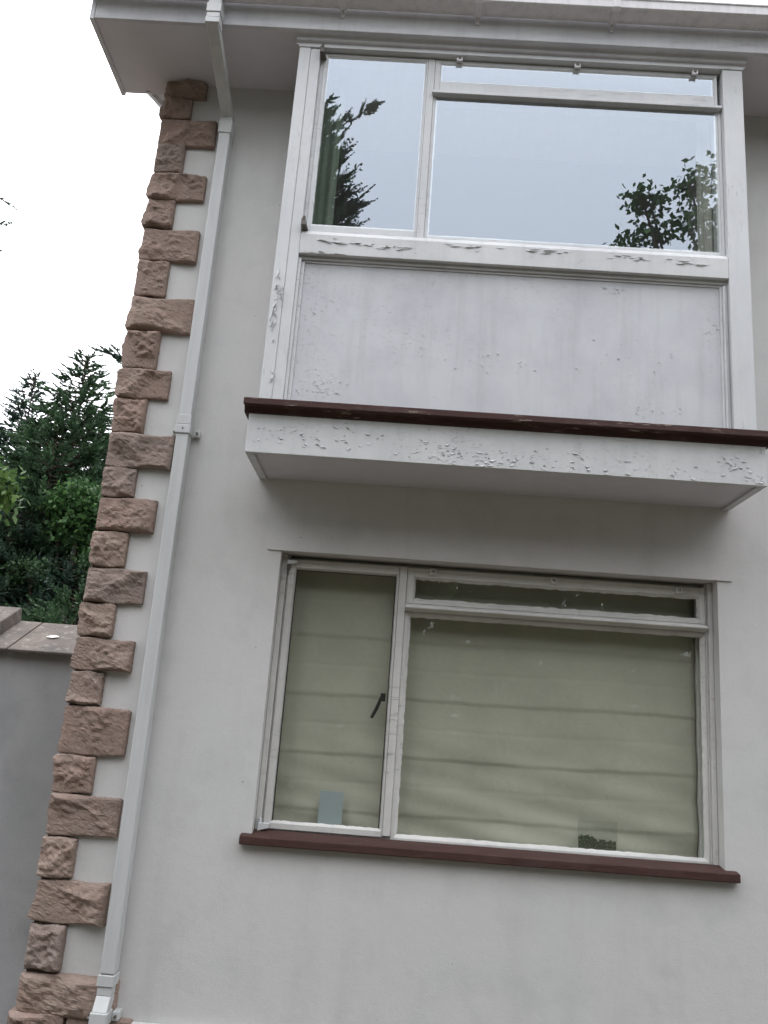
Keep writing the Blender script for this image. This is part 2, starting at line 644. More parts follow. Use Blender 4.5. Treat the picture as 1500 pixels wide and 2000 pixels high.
# square-line gutter
gt = MB()
GP = [(-0.3906, 3.4280), (-0.3954, 3.4180), (-0.4130, 3.4160), (-0.4610, 3.4200), (-0.4706, 3.4280), (-0.4722, 3.4640), (-0.4770, 3.4670), (-0.4770, 3.4750),
      (-0.4658, 3.4750), (-0.4642, 3.4330), (-0.3970, 3.4300), (-0.3970, 3.4700), (-0.3906, 3.4700)]
gt.prism(GP, BXE + .002, XR)
gutter = gt.build('gutter', M['gutter'], house, .002)
for gx in (.075, .66, 1.24, 2.9):
    u = MB()
    u.prism([(-0.3890, 3.4300), (-0.3938, 3.4110), (-0.4626, 3.4150), (-0.4746, 3.4270), (-0.4770, 3.4700), (-0.4826, 3.4760), (-0.4786, 3.4850), (-0.4610, 3.4800),
             (-0.4610, 3.4350), (-0.4010, 3.4350)], gx - .016, gx + .016)
    u.box(gx - .007, gx + .007, -.3885, -.3805, 3.382, 3.425)
    if gx > 1:
        u.box(gx + .03, gx + .055, -.477, -.452, 3.476, 3.488)
    u.build('gutter_union', M['gutter'], gutter, .002)
se = MB().prism([(-0.3890, 3.4120), (-0.4738, 3.4160), (-0.4802, 3.4770), (-0.3890, 3.4770)], BXE - .007, BXE + .0015)
se.build('stop_end', M['gutter'], gutter)

# ------------------------------------------------------------------ downpipe
PX, PW = -.457, .026                                        # centre, half width
PYF, PYB = -.075, -.018


def sq(k, z0, z1, g_=0.0, x=PX, yf=PYF, yb=PYB):
    k.box(x - PW - g_, x + PW + g_, yf - g_, yb + g_, z0, z1)
    return k


pipe = sq(MB(), -.505, 3.055).build('downpipe', M['plastic'], house, .004,
                                     label='white square plastic downpipe running down beside the stone quoins')
sc_ = sq(MB(), 3.012, 3.080, .005)
sc_.build('socket', M['plastic'], pipe, .003)
# swan neck under the soffit: sloping back from the gutter outlet to the wall
sw = MB()
sx = PX - .012
a = [(sx - PW, -.446, 3.262), (sx + PW, -.446, 3.262), (sx + PW, -.390, 3.289), (sx - PW, -.390, 3.289)]
b = [(PX - PW, PYF, 3.098), (PX + PW, PYF, 3.098), (PX + PW, PYB, 3.118), (PX - PW, PYB, 3.118)]
sw.hexa(a, b)
sq(sw, 3.0805, 3.099)
sw.build('swan_neck', M['plastic'], pipe, .003)
ub = MB()
for z0, z1, gg in ((3.263, 3.289, .004), (3.291, 3.315, .002), (3.317, 3.362, .005), (3.364, 3.412, .001)):
    ub.box(sx - PW - gg, sx + PW + gg, -.446 - gg, -.390 + gg, z0, z1)
ub.build('gutter_outlet', M['plastic'], pipe, .002)


def bracket(z, par):
    k = sq(MB(), z - .020, z + .020, .006)
    for s in (-1, 1):
        k.box(PX + s * (PW + .006), PX + s * (PW + .034), -.022, -.003, z - .016, z + .016)
    o = k.build('pipe_bracket', M['plastic'], par, .004)
    for s in (-1, 1):
        MB().tube([(PX + s * (PW + .022), -.032, z), (PX + s * (PW + .022), -.020, z)], .005, 8).build('screw', M['metal_dark'], par)
    MB().tube([(PX, PYF - .009, z + .002), (PX, PYF - .004, z + .002)], .003, 8).build('screw', M['metal_dark'], par)
    return o


bracket(1.562, pipe)
sq(MB(), 1.583, 1.625, .003).build('pipe_joiner', M['plastic'], pipe, .002)
# offset shoe at the bottom
k = sq(MB(), -.545, -.508, .004)
k.build('pipe_joiner', M['plastic'], pipe, .002)
k = MB()
dz = .028
k.hexa([(PX - PW, PYF - dz, -.62), (PX + PW, PYF - dz, -.62), (PX + PW, PYB - dz, -.62), (PX - PW, PYB - dz, -.62)],
       [(PX - PW, PYF, -.575), (PX + PW, PYF, -.575), (PX + PW, PYB, -.575), (PX - PW, PYB, -.575)])
sq(k, -.5745, -.546)
k.build('offset_bend', M['plastic'], pipe, .002)
k = MB()
yo = PYF - dz
k.box(PX - PW - .005, PX + PW + .005, yo - .005, PYB - dz + .005, -.665, -.6205)
for s in (-1, 1):
    k.box(PX + s * (PW + .005), PX + s * (PW + .030), -.05, -.003, -.66, -.628)
k.build('pipe_bracket', M['plastic'], pipe, .004)
for s in (-1, 1):
    MB().tube([(PX + s * (PW + .019), -.060, -.643), (PX + s * (PW + .019), -.048, -.643)], .005, 8).build('screw', M['metal_dark'], pipe)
MB().box(PX - PW, PX + PW, yo, PYB - dz, GZ, -.6655).build('lower_pipe', M['plastic'], pipe, .004)

# ------------------------------------------------------------------ quoin stones
# photo rows: (left px, top px, bottom px, right px)
STONES = [(322, 166, 184, 402), (319, 185, 224, 373), (311, 227, 277, 421), (303, 275, 329, 358), (294, 332, 383, 400),
          (284, 383, 437, 338), (273, 440, 502, 386), (262, 503, 571, 326), (250, 574, 640, 380), (241, 641, 713, 308),
          (232, 714, 772, 330), (220, 774, 838, 282), (210, 841, 907, 337), (199, 908, 965, 263), (187, 967, 1031, 302),
          (175, 1033, 1102, 246), (163, 1105, 1172, 281), (152, 1174, 1239, 221), (140, 1242, 1305, 258),
          (128, 1307, 1373, 198), (113, 1376, 1470, 248), (98, 1471, 1546, 181), (87, 1549, 1629, 232),
          (69, 1633, 1713, 143), (60, 1717, 1801, 208), (45, 1804, 1895, 121), (28, 1901, 1981, 200)]


def rock(name, x0, x1, z0, z1, proud, seed, left=True):
    rg = np.random.default_rng(seed)
    y0, y1 = -proud, .30 if left else .05
    n = 22
    bm = bmesh.new()
    bmesh.ops.create_cube(bm, size=2)
    bmesh.ops.subdivide_edges(bm, edges=bm.edges, cuts=n, use_grid_fill=True)
    P = np.array([v.co[:] for v in bm.verts])
    hx, hy, hz = (x1 - x0) / 2, (y1 - y0) / 2, (z1 - z0) / 2
    c = np.array([(x0 + x1) / 2, (y0 + y1) / 2, (z0 + z1) / 2])
    H = np.array([hx, hy, hz])
    rad = rg.uniform(.004, .008)
    W = P * H
    inner = np.clip(W, -(H - rad), H - rad)
    dd = W - inner
    ln = np.linalg.norm(dd, axis=1, keepdims=True)
    W = inner + np.where(ln > 1e-9, dd / np.maximum(ln, 1e-9) * np.minimum(ln, rad), 0)
    # cleft face: the lowest of a few tilted planes, plus ripples
    u, wv = P[:, 0], P[:, 2]

    def facet(a, b, asp):
        # asp: half size of the face in metres; cleft planes with ragged steps between them
        am_, bm_ = a * asp[0], b * asp[1]
        hgt = np.full(len(a), -9.0)
        for _ in range(3):                                   # ridges between a few cleft planes
            h_ = np.full(len(a), 9.0)
            for _ in range(3):
                th, t = rg.uniform(0, 2 * np.pi), rg.uniform(.10, .65)
                h_ = np.minimum(h_, rg.uniform(.005, .023) + t * (np.cos(th) * (am_ - rg.uniform(-.6, .6) * asp[0]) + np.sin(th) * (bm_ - rg.uniform(-.6, .6) * asp[1])))
            hgt = np.maximum(hgt, h_)
        for _ in range(10):
            wl = rg.uniform(.035, .10)
            th, ph = rg.uniform(0, 2 * np.pi), rg.uniform(0, 6.3)
            q = 2 * np.pi / wl * (np.cos(th) * am_ + np.sin(th) * bm_) + ph
            hgt += .013 * wl * np.sin(q + 1.5 * np.sin(am_ * 90 + ph) + 1.5 * np.sin(bm_ * 110 + 2 * ph))
        for _ in range(4):                                   # spalls: a scoop taken out along one side
            c0, c1, rr = rg.uniform(-1, 1), rg.uniform(-1, 1), rg.uniform(.02, .05)
            d2 = ((a - c0) * asp[0]) ** 2 + ((b - c1) * asp[1]) ** 2
            hgt -= .007 * np.clip(1 - d2 / rr ** 2, 0, 1)
        hgt += rg.normal(0, .0003, len(a))
        return np.clip(hgt, 0.0015, .032)
    edge = np.clip((1 - np.maximum(np.abs(u), np.abs(wv))) * 5, 0, 1) * .75 + .25
    fr = P[:, 1] < -.999
    W[:, 1] -= np.where(fr, facet(u, wv, (hx, hz)) * edge, 0)
    if left:
        lf = P[:, 0] < -.999
        ed2 = np.clip((1 - np.abs(wv)) * 5, 0, 1) * .75 + .25
        W[:, 0] -= np.where(lf, facet(P[:, 1], wv, (.12, hz)) * .6 * ed2, 0)
    # ragged arrises
    jit = rg.normal(0, .0006, W.shape)
    W += jit
    W[:, 2] += .003 * np.sin(u * rg.uniform(2, 5) + rg.uniform(0, 6)) * np.sign(wv) * (np.abs(wv) > .9)
    W += c
    org = root_loc(house)
    for v, p in zip(bm.verts, W):
        v.co = Vector(p) - org
    me = bpy.data.meshes.new(name)
    bm.to_mesh(me)
    bm.free()
    me.materials.append(M['stone'])
    return link(name, me, house)


for i, (l, t, bt, r_) in enumerate(STONES):
    yv = -.034
    mid = (t + bt) / 2
    x0 = at(l + 4, mid, yv)[0]
    x1 = at(r_, mid, yv)[0]
    z1 = at((l + r_) / 2, t + .5 + (r_ - l) * .034, yv)[1]
    z0 = at((l + r_) / 2, bt + (r_ - l) * .040, yv)[1]
    x0 = min(x0, XL - .003)
    if i == 0:
        z1 = SOF - .002
    if i == 26:
        x1 = -.425
    rock('quoin_stone', x0, x1, z0 - .001, z1 + .001, .020, 100 + i)
rock('quoin_stone', -.80, -.602, -.80, -.660, .03, 150)
rock('quoin_stone', -.592, -.36, -.80, -.664, .026, 151, False)
# recessed mortar behind the stones
MB().box(-.771, -.690, -.007, -.002, GZ, 3.32).build('mortar', mat_plain('brown_mortar', (.12, .09, .075), .95, .4, 20), house)
# plinth course under the render, mostly below the picture
pl = MB().prism([(-.002, -.668), (-.030, -.674), (-.034, -.690), (-.030, -.70), (-.002, -.70)], -.40, XR)
pl.build('plinth_bead', M['wall'], house, .003)
xx = -.35
i = 0
while xx < 2.6:
    wd = R.uniform(.28, .42)
    rock('plinth_stone', xx, xx + wd, -.86, -.704, .022, 200 + i, False)
    xx += wd + .012
    i += 1
MB().box(-.77, XR, -.015, -.003, GZ, -.86).build('plinth', M['stone'], house)

# ------------------------------------------------------------------ lower window
# shallow rendered lintel, 6 mm proud, with its end lips
lt = MB()
lt.prism([(-.0065, 1.0895), (-.0005, 1.0895), (-.0005, 1.30), (-.0012, 1.30)], -.062, 1.832)
lt.build('lintel_drip', M['wall'], house)
ck = MB()
for (xa, za), (xb, zb) in (((1.788, 1.187), (1.803, 1.150)), ((1.803, 1.150), (1.818, 1.108))):
    ck.hexa([(xa, -.0012, za), (xa + .0022, -.0012, za), (xb + .0022, -.0012, zb), (xb, -.0012, zb)],
            [(xa, -.004, za), (xa + .002, -.004, za), (xb + .002, -.004, zb), (xb, -.004, zb)])
ck.build('render_crack', M['wall'], house)

FY = .068                                                   # face of the sashes
fr = MB()
J0, J1 = LW['x0'] + .001, LW['x1'] - .001
for xa, xb, ya in ((J0, J0 + .022, FY - .012), (J0 + .0225, J0 + .030, FY + .004), (J1 - .018, J1, FY - .012), (J1 - .0245, J1 - .0185, FY + .004)):
    fr.box(xa, xb, ya, .15, -.010, 1.086)
fr.box(J0 + .0305, J1 - .025, FY + .045, .15, 1.0695, 1.086)   # head
fr.box(.488, .519, FY - .004, .15, .012, 1.0695)             # mullion
fr.box(J0 + .0305, J1 - .025, FY + .012, .15, -.010, .0115)  # bottom rail
fr.prism([(FY - .030, .897), (FY - .030, .905), (FY - .002, .917), (.15, .917), (.15, .886), (FY - .004, .886)], .5195, J1 - .025)
fr.box(1.738, J1, .1505, .40, -.010, 1.086)
fr.box(J0, .030, .1505, .40, -.010, 1.086)
window = fr.build('window', M['paint_low'], house, .0025, label='lower window with a drawn cream blind, above the red sill')


def sash(name, par, gx0, gx1, gz0, gz1, sx0, sx1, sz0, sz1, yf, yb, mat, jit=.0015, bead=.012, mat_b=None):
    k = MB()
    k.box(sx0, gx0 - bead, yf, yb, sz0, sz1)
    k.box(gx1 + bead, sx1, yf, yb, sz0, sz1)
    k.box(gx0 - bead + .0003, gx1 + bead - .0003, yf + .0006, yb, gz1 + bead, sz1)
    k.box(gx0 - bead + .0003, gx1 + bead - .0003, yf + .0006, yb, sz0, gz0 - bead)
    o = k.build(name, mat, par, .002)
    q = MB()
    ya = yf + .0015
    D = .006 if yf < 0 else .013
    a, b_, c, d = (gx0 - bead, ya, gz0 - bead), (gx1 + bead, ya, gz0 - bead), (gx1 + bead, ya, gz1 + bead), (gx0 - bead, ya, gz1 + bead)
    q.strip(a, b_, (0, 0, 1), D, bead, jit, R)
    q.strip(d, c, (0, 0, -1), D, bead, jit, R)
    q.strip(a, d, (1, 0, 0), D, bead, jit, R)
    q.strip(b_, c, (-1, 0, 0), D, bead, jit, R)
    q.build('putty', mat_b or mat, par)
    return o


def pane(par, x0, x1, z0, z1, y, mat):
    MB().quad((x0 - .006, y, z0 - .006), (x1 + .006, y, z0 - .006), (x1 + .006, y, z1 + .006), (x0 - .006, y, z1 + .006)).build('pane', mat, par)


def catches(par, pts, y, mat):
    for x, z in pts:
        k = MB()
        k.box(x - .013, x - .006, y - .012, y, z - .013, z + .013)
        k.box(x + .006, x + .013, y - .012, y, z - .013, z + .013)
        k.box(x - .0058, x + .0058, y - .012, y, z + .006, z + .013)
        k.box(x - .0058, x + .0058, y - .010, y, z - .013, z - .004)
        k.box(x - .004, x + .004, y - .006, y, z - .003, z + .003)
        k.build('fanlight_catch', mat, par, .001)


GY = FY + .0125
sash('casement', window, .058, .4745, .0385, 1.026, .027, .4865, .008, 1.068, FY - .006, .12, M['paint_low'], .0012, .009)
pane(window, .058, .4745, .0385, 1.026, GY - .004, M['glass_low'])
sash('fanlight', window, .557, 1.718, .943, 1.0205, .5205, J1 - .0265, .9185, 1.068, FY, .12, M['paint_low'], .0028, .010)
pane(window, .557, 1.718, .943, 1.0205, GY + .002, M['glass_low'])
sash('fixed_light', window, .5455, 1.7305, .0215, .8645, .5195, J1 - .0255, -.006, .8855, FY + .006, .12, M['paint_low'], .0018, .012)
pane(window, .5455, 1.7305, .0215, .8645, GY + .008, M['glass_low'])
catches(window, [(.626, 1.055), (1.126, 1.054), (1.640, 1.050)], FY - .001, M['paint_low'])
# friction hinges at the casement corners
k = MB()
k.hexa([(.020, FY - .030, 1.042), (.060, FY - .026, 1.050), (.060, FY - .006, 1.050), (.020, FY - .006, 1.042)],
       [(.020, FY - .030, 1.062), (.060, FY - .026, 1.061), (.060, FY - .006, 1.061), (.020, FY - .006, 1.062)])
k.build('hinge', M['paint_peel'], window, .002)
k = MB()
k.hexa([(.010, FY - .036, .000), (.050, FY - .026, .010), (.050, FY - .006, .010), (.010, FY - .006, .000)],
       [(.012, FY - .036, .030), (.052, FY - .026, .028), (.052, FY - .006, .028), (.012, FY - .006, .030)])
k.tube([(.014, FY - .020, -.004), (.016, FY - .020, .046)], .008, 8)
k.build('hinge', M['paint_peel'], window, .002)
MB().tube([(.026, FY - .016, 1.022), (.028, FY - .018, 1.068)], .007, 8).build('hinge_pin', M['metal_dark'], window)
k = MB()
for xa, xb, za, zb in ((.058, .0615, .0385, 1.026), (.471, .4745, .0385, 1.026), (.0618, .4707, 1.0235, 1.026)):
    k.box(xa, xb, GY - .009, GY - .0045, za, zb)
k.build('pane_edge_strip', M['handle'], window)  # thin dark strips along the side and top edges of the narrow pane
# inside handle of the casement, hanging slantwise
k = MB()
hx, hz = at(747, 1362, .10)
lx, lz = at(725, 1402, .10)
k.box(hx - .008, hx + .012, .096, .110, hz - .016, hz + .016)
k.tube([(hx, .104, hz + .008), (hx - .006, .112, hz - .004), ((hx + lx) / 2, .114, (hz + lz) / 2), (lx, .114, lz)], [.006, .0065, .0075, .0065], 8)
k.build('window_handle', M['handle'], window, label='dark slanting casement handle seen through the narrow pane')
# blobs of old filler splashed on the fanlight glass
k = MB()
for px, py, s in ((858, 1137, .006), (866, 1137, .004), (893, 1148, .006), (884, 1150, .003), (1126, 1163, .006), (1104, 1183, .0045), (1176, 1181, .007), (1084, 1186, .003), (918, 1155, .003), (1130, 1162, .004)):
    x, z = at(px, py, GY)
    n = R.choice((5, 6, 7))
    ang = [2 * math.pi * j / n for j in range(n)]
    rr = [s * R.uniform(.5, 1.1) for _ in ang]
    i0 = len(k.v)
    k.v += [(x, GY - .003, z)] + [(x + r2 * .55 * math.cos(t), GY - .0005, z + r2 * math.sin(t)) for t, r2 in zip(ang, rr)]
    k.f += [(i0, i0 + 1 + j, i0 + 1 + (j + 1) % n) for j in range(n)]
k.build('paint_splash', mat_plain('white_splash', (.75, .75, .74), .7, .1, 10), window, kind='stuff')

# red-brown sill
k = MB()
k.prism([(-.0352, -.0135), (-.0352, -.0430), (-.028, -.0445), (.062, -.0445), (.062, .0035), (-.012, -.0090)], -.044, 1.8185)
k.build('window_sill', M['mahogany_sill'], house, .003, label='dark red timber sill under the lower window')

# ------------------------------------------------------------------ blind and cards inside
BN, BM = 70, 150
FOLDS = [1.06, .756 + .010, .531, .302, .085, -.06]
bx0, bx1 = .032, 1.734
verts, faces = [], []
rs = np.random.RandomState(4)
wr = [(rs.uniform(-2, 2), rs.uniform(0, 6.3), rs.uniform(6, 16), rs.uniform(.3, 1)) for _ in range(9)]
for j in range(BM + 1):
    z = 1.07 - (1.07 + .05) * j / BM
    for i in range(BN + 1):
        x = bx0 + (bx1 - bx0) * i / BN
        zz = z + .007 * math.sin(x * 2.1 + 3 * z) + .004 * math.sin(x * 5.3 + 5 * z) + .0015 * math.sin(x * 31)
        y = .172
        for a, b in zip(FOLDS, FOLDS[1:]):
            if b <= zz < a:
                t = (a - zz) / (a - b)
                y -= .0055 * t ** 2.0                        # each swag hangs forward to the next fold
                if .45 < t < .50:
                    y += .0012
                if t > .965:
                    y += .006 * (t - .965) / .035
        low = max(0, .55 - zz) / .55
        for kx, ph, fq, am in wr:
            y += .0036 * am * low ** 1.2 * math.sin(fq * (x * .8 + kx * (zz - .1) * 2.2) + ph)
        y += .0012 * math.sin(x * 23 + 5 * zz)
        verts.append((x, y, z))
for j in range(BM):
    for i in range(BN):
        a = j * (BN + 1) + i
        faces.append((a, a + 1, a + BN + 2, a + BN + 1))
k = MB()
k.v, k.f = verts, faces
bl = k.build('roman_blind', M['blind'], smooth=True)
sm = bl.modifiers.new('thickness', 'SOLIDIFY')
sm.thickness = .002
tag(bl, 'cream linen roman blind drawn down behind the lower window', 'blind')

x0, z0 = at(620, 1608, .125)
x1, z1 = at(672, 1547, .125)
k = MB()
k.hexa([(x0, .116, .03), (x1, .116, .03), (x1, .119, .03), (x0, .119, .03)],
       [(x0, .130, z1), (x1, .130, z1 - .002), (x1, .133, z1 - .002), (x0, .133, z1)])
tag(k.build('card', M['card']), 'plain pale blue card standing inside the narrow lower pane', 'card')
ho = thing('card_holder', 'clear plastic holder with dark mottled insert behind the big lower pane', 'holder', (1.33, .118, .0))
MB().box(1.250, 1.405, .114, .117, .010, .125).build('clear_front', M['clear'], ho, .001)
k = MB()
n = 18
for i in range(n):
    xa, xb = 1.255 + .145 * i / n, 1.255 + .145 * (i + 1) / n
    k.box(xa, xb - .0002, .1182, .126, .008, .064 - .012 * (i > n * .4) + R.uniform(-.005, .005))
k.build('mottled_insert', M['speckle'], ho)

# ------------------------------------------------------------------ bay window
P_ = -.3625
BX0, BX1 = -.129, 1.833
base = MB()
base.box(BX0, BX1, P_, P_ + .022, 1.3875, 1.5425)                # front board
base.box(BX0, BX0 + .020, P_ + .0225, -.001, 1.3875, 1.5425)     # left cheek
base.box(BX1 - .020, BX1, P_ + .0225, -.001, 1.3875, 1.5425)
bay = base.build('bay_window', M['paint_peel'], house, .002, label='projecting first floor bay window with flaking white paint')
MB().box(BX0 + .0205, BX1 - .0205, P_ + .0225, -.001, 1.394, 1.402).build('bay_soffit', M['soffit'], bay)
for xa in (BX0 + .0205, BX1 - .034):
    MB().box(xa, xa + .0135, P_ + .0225, -.001, 1.384, 1.3935).build('edge_trim', M['paint'], bay, .002)
k = MB()
k.prism([(-.405, 1.5915), (-.405, 1.5655), (-.376, 1.5645), (-.3655, 1.5430), (-.02, 1.5430), (-.02, 1.604), (-.33, 1.604)], -.1475, 1.850)
ledge = k.build('ledge', M['mahogany'], bay, .003, label='dark red weathered timber ledge across the foot of the bay')

QY = -.332
Z0, ZT = 1.6045, 3.2785
k = MB()
k.box(-.1055, -.0562, QY, -.001, Z0, ZT - .010)
k.box(-.0558, -.012, QY + .003, -.23, Z0, ZT - .012)
k.build('corner_post', M['paint_post'], bay, .003)
k = MB()
k.box(1.7295, 1.8155, QY, -.001, Z0, ZT - .010)
k.build('corner_post', M['paint_post'], bay, .003)
# head fillet and cornice under the eaves
k = MB()
k.box(-.1095, 1.8195, QY - .004, -.24, ZT - .0095, ZT + .002)
k.build('head_fillet', M['paint'], bay, .0015)
k = MB()
zc = ZT + .0025
prof = [(-.28, zc), (-.333, zc), (-.333, zc + .010), (-.339, zc + .012), (-.345, zc + .014), (-.348, zc + .020), (-.346, zc + .025)]
prof += [(-.348 - .026 * (1 - math.cos(t)), zc + .026 + .018 * math.sin(t)) for t in (.2, .6, 1.0, 1.57)]
prof += [(-.376, SOF - .0005), (-.28, SOF - .0005)]
k.prism(prof, -.121, 1.8285)
k.build('cornice', M['fascia'], bay)
# backing above the head so no light leaks in
MB().box(-.0115, 1.729, -.275, -.24, 3.2685, SOF - .001).build('head_board', M['paint'], bay)

SY = -.308
# head soffit / mullion / transom
k = MB()
k.box(-.0115, 1.729, SY + .006, -.235, 3.262, 3.2683)
k.box(.4615, .4915, SY - .002, -.235, 2.352, 3.2615)           # mullion
k.prism([(QY + .006, 3.0775), (QY + .006, 3.0905), (SY, 3.099), (-.235, 3.099), (-.235, 3.0765), (SY + .002, 3.0765)], .4855, 1.7285)
k.box(-.0115, .004, SY + .002, -.235, 2.352, 3.2615)
k.box(1.7155, 1.7285, SY + .004, -.235, 2.352, 3.0763)
k.build('window_frame', M['paint'], bay, .002)
sash('casement', bay, .026, .446, 2.415, 3.240, .0045, .4610, 2.372, 3.2612, SY - .002, -.24, M['paint'], .0009, .009)
pane(bay, .026, .446, 2.415, 3.240, SY + .004, M['glass'])
sash('fanlight', bay, .524, 1.693, 3.159, 3.2345, .4925, 1.7150, 3.1005, 3.2612, SY, -.24, M['paint'], .0009, .009)
pane(bay, .524, 1.693, 3.159, 3.2345, SY + .005, M['glass'])
sash('fixed_light', bay, .5115, 1.700, 2.401, 3.0735, .4920, 1.7150, 2.372, 3.0762, SY + .004, -.24, M['paint'], .0009, .011)
pane(bay, .5115, 1.700, 2.401, 3.0735, SY + .007, M['glass'])
catches(bay, [(.596, 3.262), (1.109, 3.261), (1.616, 3.258)], SY - .006, M['gutter'])
# bottom sill rail with projecting drip, beads, apron panel
k = MB()
k.prism([(QY + .001, 2.262), (QY + .001, 2.350), (SY - .01, 2.3715), (-.235, 2.3715), (-.235, 2.262)], -.0115, 1.729)
k.build('bottom_rail', M['paint_peel'], bay, .002, label='window rail with long curling paint cracks')
k = MB()
k.box(-.0115, 1.729, QY + .022, -.27, 2.2465, 2.2615)
k.box(.0005, 1.716, QY + .031, -.27, 2.236, 2.246)
k.box(-.0115, .0, QY + .012, -.27, Z0, 2.246)
k.box(.0004, .0135, QY + .026, -.27, Z0, 2.2355)
k.box(1.7005, 1.709, QY + .026, -.27, Z0, 2.2355)
k.box(1.7095, 1.7145, QY + .012, -.27, Z0, 2.2355)
k.box(1.7165, 1.729, QY + .024, -.27, Z0, 2.246)
k.build('panel_bead', M['paint'], bay, .0018)
MB().box(.0139, 1.7002, QY + .036, -.27, Z0, 2.2357).build('apron_panel', M['paint_panel'], bay)
# inside cheek/back lining of the bay
k = MB()
k.box(-.055, 1.729, -.229, -.21, Z0, 2.30)
k.build('inner_lining', M['room'], bay)
# tarnished pivots standing out at the casement's outer edge
for zz, dy in ((3.236, 0), (2.385, .004)):
    k = MB()
    s = 1 if zz < 3 else -1
    k.hexa([(-.012, SY - .052, zz - .012), (.010, SY - .050, zz - .010), (.016, SY - .004, zz - .012), (-.010, SY - .004, zz - .014)],
           [(-.012, SY - .050, zz + .022), (.004, SY - .048, zz + .020), (.012, SY - .004, zz + .004), (-.010, SY - .004, zz + .012)])
    k.tube([(-.002, SY - .045, zz + .016), (-.002, SY - .045, zz + .032)], .007, 8)
    k.build('pivot_hinge', M['metal_dark'], bay, .003)


# curled flakes of paint lifting off the boards
def flakes(name, spots, par, mat, seed):
    rg = random.Random(seed)
    k = MB()
    for x, y, z, sx_, sz_, lift, rot in spots:
        n = 4
        ca, sa = math.cos(rot), math.sin(rot)
        i0 = len(k.v)
        for i in range(n + 1):
            t = i / n
            for j in (0, 1):
                wv = rg.uniform(.75, 1.15) * (.25 + .75 * math.sin(math.pi * min(max(t, .08), .92)))
                lx_ = (t - .5) * sx_ * rg.uniform(.92, 1.08)
                lz_ = (0 if j == 0 else -1) * sz_ * wv
                yy = y - .0006 - (lift * rg.uniform(.5, 1.2) * math.sin(math.pi * t) if j else 0)
                k.v.append((x + lx_ * ca - lz_ * sa, yy, z + lx_ * sa + lz_ * ca))
        for i in range(n):
            a = i0 + 2 * i
            k.f.append((a, a + 1, a + 3, a + 2))
    return k.build(name, mat, par, kind='stuff')


fk = []
rg = random.Random(5)
clus = [(at(px, py, P_), sx_, sz_, nn) for px, py, sx_, sz_, nn in
        ((560, 850, .09, .02, 26), (640, 860, .07, .025, 12), (680, 835, .03, .015, 10), (850, 880, .06, .03, 38), (930, 893, .10, .018, 60),
         (1010, 905, .12, .015, 26), (1090, 900, .12, .03, 22), (1190, 915, .12, .03, 22), (1300, 925, .1, .025, 20),
         (1425, 905, .04, .018, 26), (1480, 938, .02, .018, 24), (750, 855, .2, .03, 22), (1480, 880, .03, .012, 14))]
for (cx_, cz_), sx_, sz_, nn in clus:
    for _ in range(nn):
        x = rg.gauss(cx_, sx_)
        z = rg.gauss(cz_, sz_)
        if BX0 + .01 < x < BX1 - .01 and 1.395 < z < 1.535:
            s = rg.choice((.5, .7, 1, 1, 1.5))
            fk.append((x, P_, z, .0120 * s * rg.uniform(.4, 1.5), .0042 * s, .0034 * s * rg.uniform(.5, 1.4), rg.gauss(0, .35) + rg.choice((0, 0, 0, 3.14))))
flakes('paint_flakes', fk, bay, M['paint'], 6)
fk = []
for px, py, sx_, n in ((650, 472, .12, 9), (700, 478, .09, 9), (770, 482, .10, 10), (920, 482, .12, 12), (1060, 488, .14, 12), (1240, 505, .14, 10), (1330, 512, .1, 9), (640, 494, .1, 7)):
    cx_, cz_ = at(px, py, QY)
    for _ in range(n):
        x = rg.gauss(cx_, sx_ * .45)
        z = rg.gauss(cz_, .006)
        if 0 < x < 1.71 and 2.266 < z < 2.345:
            fk.append((x, QY + .001, z, rg.uniform(.008, .06), rg.uniform(.0012, .004), rg.uniform(.002, .006), rg.gauss(-.01, .04)))
flakes('paint_flakes', fk, bay, M['paint'], 7)
fk = []
for px, py, sz_, n in ((540, 560, .05, 12), (532, 620, .05, 16), (528, 735, .01, 5), (548, 575, .03, 6)):
    cx_, cz_ = at(px, py, QY)
    for _ in range(n):
        fk.append((rg.gauss(cx_, .006), QY, rg.gauss(cz_, sz_), rg.uniform(.010, .050), rg.uniform(.004, .010), rg.uniform(.004, .010), 1.57 + rg.gauss(0, .25)))
for px, py, sx_, sz_, n in ((620, 760, .05, .012, 22), (640, 740, .05, .02, 16), (1200, 565, .03, .006, 14), (620, 610, .02, .02, 6), (1000, 705, .1, .03, 14), (1260, 690, .1, .04, 18),
                            (850, 690, .1, .03, 8), (1390, 640, .015, .06, 14), (1300, 800, .1, .012, 16), (730, 790, .08, .008, 8), (900, 740, .3, .08, 8)):
    cx_, cz_ = at(px, py, QY + .036)
    for _ in range(n):
        x = rg.gauss(cx_, sx_)
        z = rg.gauss(cz_, sz_)
        if .02 < x < 1.695 and 1.61 < z < 2.23:
            fk.append((x, QY + .036, z, rg.uniform(.004, .012), rg.uniform(.0015, .0035), rg.uniform(.001, .004), rg.gauss(0, .4)))
flakes('paint_flakes', fk, bay, M['paint'], 8)


